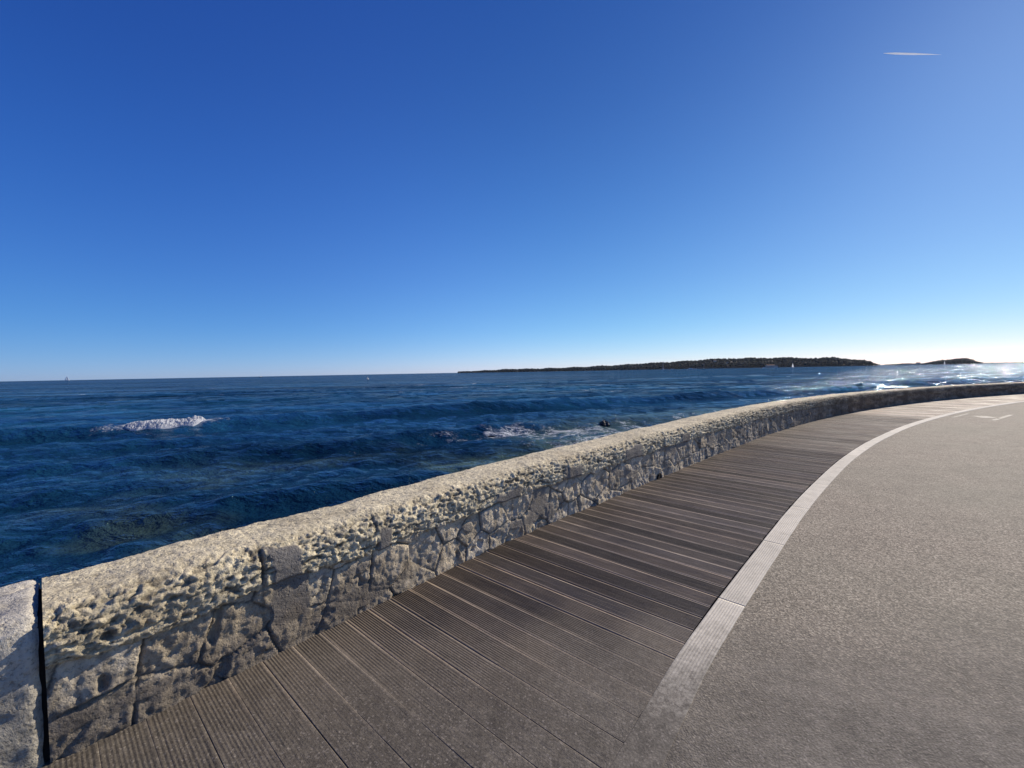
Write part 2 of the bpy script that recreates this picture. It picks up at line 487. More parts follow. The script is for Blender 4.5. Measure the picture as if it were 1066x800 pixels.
foam_translucent(FOAM)
WETROCK = plain('dark_wet_rock', (0.022, 0.022, 0.02), 0.35, 0.5, 6, 0.5, 0.8)
HULL = plain('white_boat_paint', (0.75, 0.76, 0.76), 0.4, 0.05, 1)
SAIL = plain('sail_cloth', (0.78, 0.78, 0.76), 0.8, 0.05, 1)
foam_translucent(SAIL)
DARKHULL = plain('dark_boat_paint', (0.04, 0.05, 0.07), 0.4, 0.1, 1)
MAST = plain('mast_aluminium', (0.55, 0.56, 0.58), 0.4, 0.05, 1)
DARKGLASS = plain('dark_window', (0.02, 0.025, 0.03), 0.2, 0.05, 1)
LANDMAT = plain('island_earth', (0.12, 0.10, 0.075), 0.95, 0.4, 0.05)
PALEWALL = plain('pale_render', (0.50, 0.45, 0.38), 0.9, 0.15, 0.2)
ROOFTILE = plain('clay_roof', (0.32, 0.17, 0.11), 0.9, 0.2, 0.4)
UNDER = plain('dark_subbase', (0.03, 0.027, 0.024), 0.95, 0.3, 8)
MORTAR_HOLE = plain('dark_hole', (0.03, 0.025, 0.02), 0.95, 0.3, 20)

# ------------------------------------------------------------ plan curves (metres)
WALL = np.array([(-1.828, 1.567), (-1.52, 1.92), (-1.22, 2.27), (-0.93, 2.60), (-0.746, 2.83),
                 (-0.548, 3.06), (-0.165, 3.48), (0.27, 3.93), (0.775, 4.43), (1.24, 4.89), (1.97, 5.60), (2.87, 6.47),
                 (4.12, 7.66), (5.89, 9.28), (9.05, 11.83), (13.5, 14.75), (19.0, 17.55), (24.6, 19.7), (32.0, 21.9), (42.0, 23.9), (55.0, 25.0)])
EDGE = np.array([(-14.0, -10.6), (-5.0, -3.6), (-1.2, -0.15), (0.10, 1.22), (0.65, 1.90), (0.90, 2.19), (1.22, 2.54), (1.95, 3.32), (3.02, 4.44), (4.16, 5.56), (5.08, 6.43),
                 (6.13, 7.36), (7.2, 8.25), (9.8, 10.22), (13.4, 12.55), (17.4, 14.75), (20.3, 16.1), (26.0, 18.25), (33.0, 20.2), (42.5, 22.0), (55.0, 23.1)])


def smooth_curve(P, step=0.05):
    """Catmull-Rom through P, resampled evenly; returns points, tangents, arclength"""
    P = np.vstack([2 * P[0] - P[1], P, 2 * P[-1] - P[-2]])
    out = []
    for i in range(1, len(P) - 2):
        p0, p1, p2, p3 = P[i - 1:i + 3]
        # centripetal parameterisation
        t0 = 0; t1 = t0 + np.linalg.norm(p1 - p0) ** .5; t2 = t1 + np.linalg.norm(p2 - p1) ** .5; t3 = t2 + np.linalg.norm(p3 - p2) ** .5
        t = np.linspace(t1, t2, 40, endpoint=False)[:, None]
        A1 = (t1 - t) / (t1 - t0) * p0 + (t - t0) / (t1 - t0) * p1
        A2 = (t2 - t) / (t2 - t1) * p1 + (t - t1) / (t2 - t1) * p2
        A3 = (t3 - t) / (t3 - t2) * p2 + (t - t2) / (t3 - t2) * p3
        B1 = (t2 - t) / (t2 - t0) * A1 + (t - t0) / (t2 - t0) * A2
        B2 = (t3 - t) / (t3 - t1) * A2 + (t - t1) / (t3 - t1) * A3
        out.append((t2 - t) / (t2 - t1) * B1 + (t - t1) / (t2 - t1) * B2)
    out = np.vstack(out + [P[-2][None]])
    s = np.concatenate([[0], np.cumsum(np.linalg.norm(np.diff(out, axis=0), axis=1))])
    ss = np.arange(0, s[-1], step)
    Q = np.stack([np.interp(ss, s, out[:, 0]), np.interp(ss, s, out[:, 1])], 1)
    k = int(0.5 / step)                    # smooth the corners a little
    ker = np.hanning(2 * k + 3)[1:-1]; ker /= ker.sum()
    Qp = np.vstack([Q[0] + (Q[0] - Q[k:0:-1]), Q, Q[-1] + (Q[-1] - Q[-2:-k - 2:-1])])
    Q = np.stack([np.convolve(Qp[:, i], ker, 'valid') for i in (0, 1)], 1)
    T = np.gradient(Q, axis=0); T /= np.linalg.norm(T, axis=1)[:, None]
    return Q, T, ss[:len(Q)]


WQ, WT, WS = smooth_curve(WALL)
EQ, ET, ES = smooth_curve(EDGE)


def ev(Q, T, S, s):
    return (np.stack([np.interp(s, S, Q[:, 0]), np.interp(s, S, Q[:, 1])], -1),
            np.stack([np.interp(s, S, T[:, 0]), np.interp(s, S, T[:, 1])], -1))


# wall height along the wall (fitted to the top back edge)
HX = np.array([-2.2, -1.5, -0.9, -0.2, 0.8, 2.0, 4.1, 6.0, 9.0, 13.5, 24.0, 60.0])
HV = np.array([0.61, 0.615, 0.60, 0.605, 0.62, 0.63, 0.64, 0.63, 0.60, 0.56, 0.52, 0.52])
THICK = 0.48

# ------------------------------------------------------------ sea
SEAZ = -1.5


def sea_height(x, y, cell):
    q = 0.423 * x - 0.906 * y
    c = 0.906 * x + 0.423 * y
    q = q + 0.35 * perlin(c * 0.06, q * 0.05, 3.3) + 0.12 * perlin(c * 0.3, q * 0.2, 8.1)
    q = q * 1.0
    h = np.zeros_like(x)
    def crest(q0, a, wo, wi, fade):
        d = q - q0
        return a * fade * np.exp(-(np.where(d < 0, d / wo, d / wi)) ** 2)
    mod = lambda k, z: 0.75 + 0.5 * perlin(c * k, np.zeros_like(c), z)
    h += crest(-28.7, 0.72, 3.0, 0.8 + 0.9 * np.exp(-((c + 7.7) / 2.2) ** 4), mod(0.05, 1.0) * (1 - 0.45 * np.exp(-((c + 7.7) / 2.2) ** 4)))
    h += crest(-17.9, 0.42, 2.0, 0.6, mod(0.08, 2.0))
    h += crest(-10.7, 0.38, 1.7, 0.6, mod(0.1, 4.0) * sstep(4, -3, x))
    h += crest(-14.2, 0.14, 1.6, 0.6, mod(0.09, 14.0))
    h += crest(-23.0, 0.18, 2.0, 0.8, mod(0.06, 15.0))
    h += crest(-34.5, 0.20, 2.4, 1.0, mod(0.05, 16.0))
    h += crest(-42.0, 0.22, 3.0, 1.4, mod(0.03, 5.0))
    h += crest(-60.0, 0.28, 3.5, 1.6, mod(0.03, 6.0))
    h += crest(-95.0, 0.35, 4.5, 2.2, mod(0.02, 7.0))
    r = np.random.default_rng(11)
    for i in range(64):
        lam = 0.55 * (9.0 / 0.55) ** (i / 63.0) * r.uniform(0.9, 1.1)
        ang = r.normal(0, 0.55) if i % 3 else r.uniform(-1.3, 1.3)
        kx = 0.423 * math.cos(ang) + 0.906 * math.sin(ang); ky = -0.906 * math.cos(ang) + 0.423 * math.sin(ang)
        ph = r.uniform(0, 6.28); k = 2 * math.pi / lam
        amp = 0.0092 * lam ** 0.75 * r.uniform(0.6, 1.4)
        fade = sstep(2.2, 4.5, lam / cell)
        env = 0.7 + 0.9 * perlin(x / (lam * 5), y / (lam * 5), 20.0 + i)
        a = k * (kx * x + ky * y) + ph + 1.3 * perlin(x / (lam * 3.5), y / (lam * 3.5), 90.0 + i)
        amp *= 1.0 if lam < 2.2 else 0.5
        h += amp * fade * env * (2.2 * np.exp(0.9 * (np.sin(a) - 1)) - 0.9)
    h += 0.035 * fbm(x * 0.9, y * 0.9, 5.0, 3) * sstep(60, 10, np.hypot(x, y))
    return h


def wall_dist(x, y):
    """distance seaward from the wall's front line (positive at sea)"""
    sub = WQ[::8]; subT = WT[::8]
    out = np.full(x.shape, 9e9); sg = np.zeros_like(x)
    fx, fy = x.reshape(-1), y.reshape(-1); o = np.full(fx.shape, 9e9)
    for p in sub:
        o = np.minimum(o, (fx - p[0]) ** 2 + (fy - p[1]) ** 2)
    return np.sqrt(o).reshape(x.shape)


def build_sea():
    az = np.radians(np.arange(-80, 80.01, 0.125))
    yp = np.concatenate([np.arange(330, 3.0, -0.62), 3.0 * 0.80 ** np.arange(0, 24)])
    R = 3.0 * 430 / yp                                   # distance grows as height / angle
    dR = np.gradient(R)
    A, RR = np.meshgrid(az, R, indexing='xy')
    cell = np.maximum(RR * np.radians(0.125), np.broadcast_to(dR[:, None], RR.shape) * 0.55)
    RR = np.minimum(RR, 6000.0 + 0.001 * RR); x = RR * np.sin(A); y = RR * np.cos(A)
    nearn = int((R < 260).sum())
    z = np.zeros_like(x)
    z[:nearn] = sea_height(x[:nearn], y[:nearn], cell[:nearn])
    wd = np.full(x.shape, 999.0)
    k = int((R < 75).sum()); wd[:k] = wall_dist(x[:k], y[:k])
    q = 0.423 * x - 0.906 * y; c = 0.906 * x + 0.423 * y
    shoal = sstep(17, 4.0, wd) * sstep(-0.35, 0.35, fbm(x * 0.16, y * 0.2, 2.2, 4) + 0.13 * np.clip(x - 1, -6, 2) + 0.30) * 0.90
    foam = 0.10 * sstep(-0.1, 0.6, fbm(c * 0.10, q * 0.35, 4.4, 4)) * sstep(30, 12, RR)
    foam += 0.60 * sstep(10, 1.5, wd) * sstep(0.0, 3.5, x) * (0.6 + 0.6 * fbm(c * 0.35, q * 0.6, 9.0, 3))
    foam += 0.42 * sstep(5.5, 2.5, np.abs(wd - 6)) * sstep(-1, 3, x) * (0.55 + 0.8 * fbm(c * 0.3, q * 0.5, 19.0, 3))
    foam += 0.12 * np.exp(-((q + 17.6) / 0.9) ** 2) * (0.6 + 0.7 * perlin(c * 0.3, q, 3.0)) * (RR < 60)
    foam += 0.50 * np.exp(-((q + 28.3) / 0.7) ** 2) * sstep(-22.5, -20.8, x) * sstep(-14.5, -17.5, x)
    caps = sstep(0.62, 0.95, fbm(c * 0.10, q * 0.45, 31.0, 4)) * sstep(35, 60, RR) * sstep(240, 120, RR)
    foam += 0.55 * caps
    foam += 0.44 * np.exp(-((x - 1.5) / 5.0) ** 2 - ((y - 18.5) / 3.0) ** 2) * (0.8 + 0.6 * fbm(c * 0.3, q * 0.8, 41.0, 3))
    foam += 0.70 * sstep(5.0, 1.5, wd) * sstep(4, 7, x) * (0.8 + 0.5 * fbm(c * 0.3, q * 0.8, 43.0, 3))
    foam = np.clip(foam, 0, 1.0)
    far = sstep(8, 70, RR)
    P = np.stack([x, y, z + SEAZ], -1)
    me = grid_mesh('sea', P, None, {'shoal': np.clip(shoal, 0, 1), 'foam': foam, 'far': far}, flip=True)
    o = link('sea', me, SEA, None, True)
    tag(o, kind='structure')


build_sea()

# foam of the small breaker
def build_breaker():
    c0, c1 = -13.2, -3.0
    P0 = np.array([-20.8, 21.95]); d = np.array([0.906, 0.423]); nrm = np.array([0.423, -0.906])
    L = 3.75
    ns, nv = 340, 34
    s = np.linspace(0, L, ns); v = np.linspace(0, 1, nv)
    S, V = np.meshgrid(s, v, indexing='ij')
    env = sstep(0, 0.9, S) * sstep(L, L - 0.5, S)
    env = env * (0.85 + 0.25 * perlin(S * 1.3, S * 0, 2.0))
    wid = 0.25 + 1.5 * env; hh = 0.26 * env
    a = math.pi * V
    off = -0.55 * wid * np.cos(a) + 0.25
    z = hh * np.sin(a) ** 0.55
    dz = 0.10 * fbm(S * 3.2, V * 6, 1.0, 5) + 0.14 * np.abs(fbm(S * 7, V * 12, 7.0, 4))
    z = z + dz * (env > 0.02) * np.sin(a)
    off = off + 0.16 * fbm(S * 1.8, V * 3, 12.0, 4) * np.sin(a)
    X_ = P0[0] + d[0] * S + nrm[0] * off; Y_ = P0[1] + d[1] * S + nrm[1] * off
    zb = sea_height(X_, Y_, np.full(X_.shape, 0.3))
    P = np.stack([X_, Y_, SEAZ + zb + 0.8 * z - 0.04], -1)
    o = link('breaker_foam', grid_mesh('breaker_foam', P, flip=False), FOAM, None, True)
    tag(o, 'white foam crest of the small wave breaking on the left of the sea', 'foam', kind='stuff')


build_breaker()

# ------------------------------------------------------------ road, edging, boardwalk
def build_road():
    n = len(EQ)
    N = np.stack([ET[:, 1], -ET[:, 0]], 1)
    E1 = EQ + N * 0.154
    step = 6
    E1 = E1[::step]
    ys = np.linspace(0, 1, 30) ** 2
    P = np.zeros((len(E1), len(ys), 3))
    for j, t in enumerate(ys):
        P[:, j, 0] = E1[:, 0]
        P[:, j, 1] = E1[:, 1] * (1 - t) + (-60) * t
    P = np.concatenate([P, P[-1:] + np.array([140, 0, 0])], 0)
    P[-1, :, 1] = P[-2, :, 1]
    P[..., 2] += 0.0
    o = link('road', grid_mesh('road', P, flip=True), ASPH)
    tag(o, kind='structure')
    # dark bed under the boards, one sheet from the wall to under the road edge
    S = np.arange(0, WS[-1], 0.5); p, t = ev(WQ, WT, WS, S)
    nn = np.stack([-t[:, 1], t[:, 0]], 1)
    A = p + nn * 0.3; B = p - nn * 2.5
    ext = np.array([[-14.0, -8.0]])
    A = np.vstack([ext, A]); B = np.vstack([ext + [1.5, -3.5], B])
    P = np.stack([np.c_[A, np.full(len(A), -0.055)], np.c_[B, np.full(len(A), -0.055)]], 1)
    o = link('deck_bed', grid_mesh('deck_bed', P, flip=True), UNDER)
    tag(o, kind='structure')


build_road()


def build_edging():
    s = np.arange(0, ES[-1], 0.03)
    joints = np.arange(1.1, ES[-1], 1.2)
    s = np.sort(np.concatenate([s, joints - 0.004, joints - 0.0025, joints + 0.0025, joints + 0.004]))
    p, t = ev(EQ, ET, ES, s)
    N = np.stack([t[:, 1], -t[:, 0]], 1)
    # reeded profile
    prof = [(0.0, -0.06), (0.001, 0.001), (0.004, 0.005)]
    for g in range(9):
        d = 0.010 + g * 0.015
        prof += [(d, 0.006), (d + 0.0085, 0.006), (d + 0.0100, 0.0042), (d + 0.0135, 0.0042)]
    prof += [(0.149, 0.006), (0.153, 0.005), (0.155, 0.001), (0.155, -0.02)]
    prof = np.array(prof)
    D = prof[:, 0][None]; Z = prof[:, 1][None] + 0 * s[:, None]
    jd = np.min(np.abs(s[:, None] - joints[None]), axis=1)
    Z = np.where((jd[:, None] < 0.003) & (Z > -0.004), -0.004, Z)
    Z = Z + 0.0012 * perlin(s[:, None] * 1.5, D * 4, 1.0)
    wob = 0.0025 * perlin(s * 2.0, s * 0, 4.0)
    fl_ = sstep(2.35, 1.80, p[:, 1])[:, None]
    Z = np.where(Z > -0.01, Z * (1 - fl_) + 0.0022 * fl_, Z)
    P = np.stack([p[:, None, 0] + N[:, None, 0] * (D + wob[:, None]), p[:, None, 1] + N[:, None, 1] * (D + wob[:, None]), Z], -1)
    groove = ((prof[:, 1] < 0.0048) & (prof[:, 0] > 0.005) & (prof[:, 0] < 0.15)).astype(float)[None, :, None]
    seg = np.floor((s - 1.1) / 1.2).astype(int)
    rr = np.random.default_rng(3).uniform(0.9, 1.06, 300)[seg % 300][:, None, None]
    base = np.array([0.68, 0.62, 0.50])
    col = base * rr * (1 - 0.10 * groove) * np.ones(P.shape)
    col = np.where((jd[:, None, None] < 0.003) & (fl_[..., None] < 0.6), 0.25, col)
    o = link('path_edging', grid_mesh('path_edging', P, col), STRIP)
    tag(o, kind='structure')


build_edging()


def build_boardwalk():
    # boards square to the deck's centreline; each runs from under the wall to the pale edging
    V = []; F = []; Cc = []; AL = []; AC = []
    r = np.random.default_rng(5)
    # board profile across its width: smooth margins and ten reeded grooves
    def profile(w_, ng):
        h = w_ / 2
        pr = [(-h, -0.026), (-h, -0.003), (-h + 0.003, 0.0)]
        if ng:
            m = 0.011
            pitch = (w_ - 2 * m) / ng
            for g in range(ng):
                a = -h + m + g * pitch
                pr += [(a, 0.0), (a + pitch * 0.22, -0.0032), (a + pitch * 0.50, -0.0032), (a + pitch * 0.72, 0.0)]
        pr += [(h - 0.003, 0.0), (h, -0.003), (h, -0.026)]
        return pr
    s = 9.8
    sub = WQ[::2]
    kk = 0
    along_tot = 0
    while s < ES[-1] - 3:
        p, t = ev(EQ, ET, ES, np.array([s]))
        p = p[0]
        # smoothed tangent over 1.5 m
        t = np.mean([ev(EQ, ET, ES, np.array([s + k]))[1][0] for k in (-0.8, -0.4, 0, 0.4, 0.8)], axis=0)
        if p[1] < 1.9:
            t = np.array([math.sin(rad(41)), math.cos(rad(41))])
        t /= np.linalg.norm(t)
        d = np.array([-t[1], t[0]])                       # towards the wall
        rel = sub - p
        along = rel @ t; dist = rel @ d
        ok = (np.abs(along) < 0.25) & (dist > 0.5)
        if ok.any():
            j = np.argmin(np.where(ok, np.abs(along), 9)); L = dist[j] + 0.16
        else:
            L = 2.35
        L = float(np.clip(L, 1.2, 2.9))
        dcam = np.hypot(*p)
        ng = 9 if dcam < 9 else (5 if dcam < 16 else 0)
        wid = 0.1455 + r.normal(0, 0.0016)
        pr = profile(wid, ng)
        tw = r.normal(0, 0.004); dz = r.normal(0, 0.0012); sk = r.normal(0, 0.0012)
        off = (0.006 + abs(r.normal(0, 0.0025))) * float(sstep(2.0, 2.5, p[1])) - 0.002 * float(sstep(2.4, 2.0, p[1]))
        tone = r.choice([0.62, 0.80, 1.0, 1.14, 1.32], p=[0.14, 0.26, 0.30, 0.2, 0.10]) * r.uniform(0.94, 1.06)
        hue = r.uniform(-1, 1)
        base = np.array([0.190 + 0.006 * hue, 0.152, 0.112 - 0.004 * hue]) * tone
        nl = max(3, int(40 if dcam < 4 else (14 if dcam < 6 else 5)))
        bow = r.normal(0, 0.0015)
        o = len(V)
        for i in range(nl + 1):
            u = i / nl
            c = p + d * (off + (L - off) * u)
            for (a, z) in pr:
                q = c
                fill = float(sstep(2.70, 1.78, q[1] + 0.10 * math.sin(3.1 * q[0] + 1.3 * q[1]) + 0.06 * math.sin(11 * q[0] - 7 * q[1]))) * (0.97 if q[0] > -0.7 else 0.97 - 0.42 * float(sstep(-0.7, -1.3, q[0])))
                aa = a * (1 + 0.045 * u * (1 if s > 14 else 0) + 0.050 * fill) + sk * (u - 0.5) + bow * math.sin(u * 3.1)
                q = c + t * aa
                if z > -0.01: z_ = z * (1 - fill)
                else: z_ = z + fill * (0.026 - 0.0035)
                V.append((q[0], q[1], 0.001 + z_ + dz * (1 - fill) + tw * a + 0.0012 * math.sin(u * 5 + kk)))
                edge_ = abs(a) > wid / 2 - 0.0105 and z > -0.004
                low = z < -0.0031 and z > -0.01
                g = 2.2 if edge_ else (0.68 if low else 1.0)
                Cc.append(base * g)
                AL.append(u * L + kk * 3.7); AC.append(a + kk * 0.31)
        m = len(pr)
        for i in range(nl):
            for j in range(m - 1):
                F.append((o + i * m + j, o + i * m + j + 1, o + (i + 1) * m + j + 1, o + (i + 1) * m + j))
        s += 0.1535; kk += 1
    V = np.array(V); F = np.array(F)[:, ::-1]
    me = bpy.data.meshes.new('boardwalk'); raw(me, V, F); put_col(me, np.array(Cc))
    for k, a in (('along', AL), ('across', AC)):
        at = me.attributes.new(k, 'FLOAT', 'POINT'); at.data.foreach_set('value', np.array(a, dtype=np.float32))
    o = link('boardwalk', me, BOARD)
    tag(o, kind='structure')


build_boardwalk()

# ------------------------------------------------------------ the stone wall
def s_samples(smax, k=0.0027, mn=0.0075):
    out = [0.0]
    while out[-1] < smax:
        p, _ = ev(WQ, WT, WS, np.array([out[-1]]))
        out.append(out[-1] + max(mn, k * float(np.hypot(*p[0]))))
    return np.array(out)


S0 = s_samples(WS[-1] - 0.2)
SP, ST = ev(WQ, WT, WS, S0)
SN = np.stack([-ST[:, 1], ST[:, 0]], 1)                    # seaward
SH = np.interp(SP[:, 0], HX, HV) + 0.012 * perlin(S0 * 1.1, S0 * 0, 1.5)
WORG = np.array([-0.92, 2.62, 0.0])
wall = thing('stone_wall', 'rough cream limestone sea wall curving away beside the boardwalk', 'wall', tuple(WORG))


def s_at_x(x):
    return float(np.interp(x, WQ[:, 0], WS))


JX = [-1.33, -0.90, -0.30, 0.55, 1.35, 2.1, 3.1, 4.2, 5.4, 6.8, 8.3, 10, 11.8, 13.6, 15.5, 17.5, 19.5, 21.6, 24, 26.5, 29]
JS = np.array([s_at_x(x) for x in JX])


def place(S, D, Z):
    """S index grid along wall, D seaward, Z up -> world minus wall origin"""
    n = S.shape
    P = np.zeros(n + (3,))
    P[..., 0] = SP[:, None, 0] + SN[:, None, 0] * D
    P[..., 1] = SP[:, None, 1] + SN[:, None, 1] * D
    P[..., 2] = Z
    return P - WORG


def prof_resample(pts, step):
    pts = np.array(pts); L = np.concatenate([[0], np.cumsum(np.linalg.norm(np.diff(pts, axis=0), axis=1))])
    v = np.linspace(0, L[-1], int(L[-1] / step) + 1)
    return np.stack([np.interp(v, L, pts[:, 0]), np.interp(v, L, pts[:, 1])], 1), v


def build_coping():
    # z relative to the wall top; d seaward from the front line
    cap = -0.235
    pts = [(0.05, cap + 0.004), (-0.004, cap), (-0.016, cap + 0.012), (-0.018, cap + 0.08), (-0.012, -0.10), (0.006, -0.055), (0.035, -0.022), (0.08, -0.004), (0.14, 0.003),
           (0.38, 0.0), (0.44, -0.012), (0.475, -0.05), (0.485, -0.12), (0.48, -0.26)]
    pf, v = prof_resample(pts, 0.0075)
    tn = np.gradient(pf, axis=0); tn /= np.linalg.norm(tn, axis=1)[:, None]
    nd, nz = tn[:, 1] * -1, tn[:, 0]                       # outward normal (d,z): front faces have -d
    S = S0[:, None] + 0 * v[None]; V = 0 * S + v[None]
    D = 0 * S + pf[:, 0][None]; Z = 0 * S + pf[:, 1][None]
    lowf = sstep(-0.10, -0.2, Z)                            # lower edge of the cap, wavy and broken
    capw = 0.030 * fbm(S * 1.6, S * 0, 6.0, 4)
    # crusty relief; bedding lines on the front face, pits everywhere
    front = sstep(0.10, 0.0, D)
    big = fbm(S * 3.2, V * 4.5, 1.0, 4)
    med = fbm(S * 11, V * 15, 2.0, 4)
    bed = fbm(S * 7 + 0.4 * perlin(S * 5, V * 5, 3.0), V * 34, 3.0, 4)
    fine = fbm(S * 42, V * 50, 4.0, 3)
    wS = S + 0.05 * perlin(S * 6, V * 6, 77.0); wV = V + 0.04 * perlin(S * 7, V * 7, 78.0)
    e1, r1, ox1, oy1, h1 = voronoi(wS / 0.060, wV / 0.034, 12)
    e2, r2, ox2, oy2, h2 = voronoi(wS / 0.021, wV / 0.015, 13)
    rt = np.random.default_rng(31); ta = rt.normal(0, 1, (4, 256))
    chunk = 0.013 * (r1 - 0.5) + 0.006 * (ta[0][h1] * ox1 + ta[1][h1] * oy1) - 0.006 * sstep(0.10, 0.0, e1)
    chunk2 = 0.006 * (r2 - 0.5) + 0.0025 * (ta[2][h2] * ox2 + ta[3][h2] * oy2) - 0.0022 * sstep(0.12, 0.0, e2)
    cm = (0.22 + 0.78 * front) * (0.6 + 0.6 * sstep(-0.3, 0.4, fbm(S * 2.2, V * 5, 79.0, 3)))
    disp = 0.007 * big + 0.003 * med + 0.0035 * fine * (0.7 + front) + front * 0.007 * bed + (chunk + chunk2) * cm
    pn = fbm(S * 9, V * 16, 9.0, 4)
    pit = sstep(0.42, 0.75, pn) * (0.05 + 0.95 * front)
    pn3 = fbm((S + 0.02 * perlin(S * 12, V * 12, 61.0)) * 15, V * 42, 62.0, 4)
    crev = sstep(0.18, 0.45, pn3) * (0.08 + 0.92 * front)
    pn2 = fbm(S * 26, V * 30, 13.0, 3)
    pit2 = sstep(0.22, 0.6, pn2)
    disp -= 0.011 * pit + 0.009 * crev + 0.007 * pit2 * (0.35 + 0.65 * front)
    # smooth grey mortar smears on the front of the cap
    mort = np.zeros_like(S)
    for sx, w_, z0, z1 in ((-1.25, 0.085, -0.24, -0.05), (-0.86, 0.05, -0.24, -0.12), (-0.05, 0.16, -0.24, -0.16), (0.62, 0.14, -0.24, -0.13), (1.5, 0.2, -0.24, -0.1), (2.6, 0.14, -0.24, -0.12)):
        s_ = s_at_x(sx)
        e = (np.abs(S - s_) / w_) + 0.35 * fbm(S * 9, V * 9, 21.0, 3)
        mort = np.maximum(mort, sstep(1.05, 0.9, e) * sstep(z0 - 0.02, z0, Z) * sstep(z1 + 0.02, z1, Z + 0.03 * fbm(S * 7, V * 7, 3, 2)))
    disp = disp * (1 - mort) + mort * (0.003 + 0.002 * med)
    jd = np.min(np.abs(S0[:, None] - JS[None]), axis=1)[:, None] + 0.008 * fbm(S * 7, V * 9, 5.0, 3)
    jstr = np.where(np.argmin(np.abs(S0[:, None] - JS[None]), axis=1) == 0, 1.0, 0.45)[:, None]
    jw = sstep(0.012, 0.003, np.abs(jd)) * (1 - 0.7 * mort) * jstr * (0.10 + 0.90 * front)
    disp -= 0.026 * jw
    # block to block steps
    blk = np.searchsorted(JS, S0)
    rr = np.random.default_rng(8)
    st = rr.normal(0, 0.007, 60)[blk % 60][:, None]
    D2 = D + nd[None] * disp + 0.4 * st * front
    Z2 = Z + nz[None] * disp + capw * lowf * front + 0.25 * st * sstep(-0.1, 0, Z)
    edge0 = (V < 0.05)
    P = place(S, D2, Z2 + SH[:, None])
    cream = np.array([0.86, 0.745, 0.50]); grey = np.array([0.56, 0.475, 0.33]); och = np.array([0.47, 0.37, 0.22])
    k = sstep(-0.5, 0.6, fbm(S * 2.5, V * 3.5, 30.0, 4))[..., None]
    col = cream * (1 - 0.2 * k) + grey * 0.2 * k
    k2 = sstep(0.2, 0.7, fbm(S * 5, V * 8, 40.0, 4))[..., None]
    col = col * (1 - 0.25 * k2) + och * 0.25 * k2
    bt = rr.uniform(0.88, 1.08, 60)[blk % 60][:, None, None]
    col = col * bt
    fl = (0.80 + 0.40 * r2)[..., None] * (0.86 + 0.28 * r1)[..., None]
    col = col * (fl * (0.4 + 0.6 * front[..., None]) + 0.6 * (1 - front[..., None]))
    lich = (sstep(0.15, 0.6, fbm(S * 6, V * 11, 50.0, 5)) * front)[..., None]
    col = col * (1 - 0.35 * lich) + np.array([0.17, 0.135, 0.09]) * 0.35 * lich
    far_shade = (sstep(2.0, 11.0, SP[:, 0])[:, None] * sstep(0.10, -0.02, D) * (0.75 + 0.4 * fbm(S * 1.5, V * 5, 55.0, 4)))[..., None].clip(0, 0.9)  # shade on the far cap front put into the colour, deepening along the wall
    col = col * (1 - far_shade) + np.array([0.12, 0.088, 0.055]) * far_shade
    recess_tone = np.clip(0.6 * crev + 0.75 * pit + 0.4 * pit2 + 0.8 * jw, 0, 0.85)[..., None]  # darker brown in pits, crevices and joints
    col = col * (1 - recess_tone) + np.array([0.10, 0.085, 0.065]) * recess_tone
    col = col * (1 - mort[..., None]) + np.array([0.245, 0.225, 0.195]) * mort[..., None]
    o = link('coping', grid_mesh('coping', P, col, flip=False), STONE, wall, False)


build_coping()


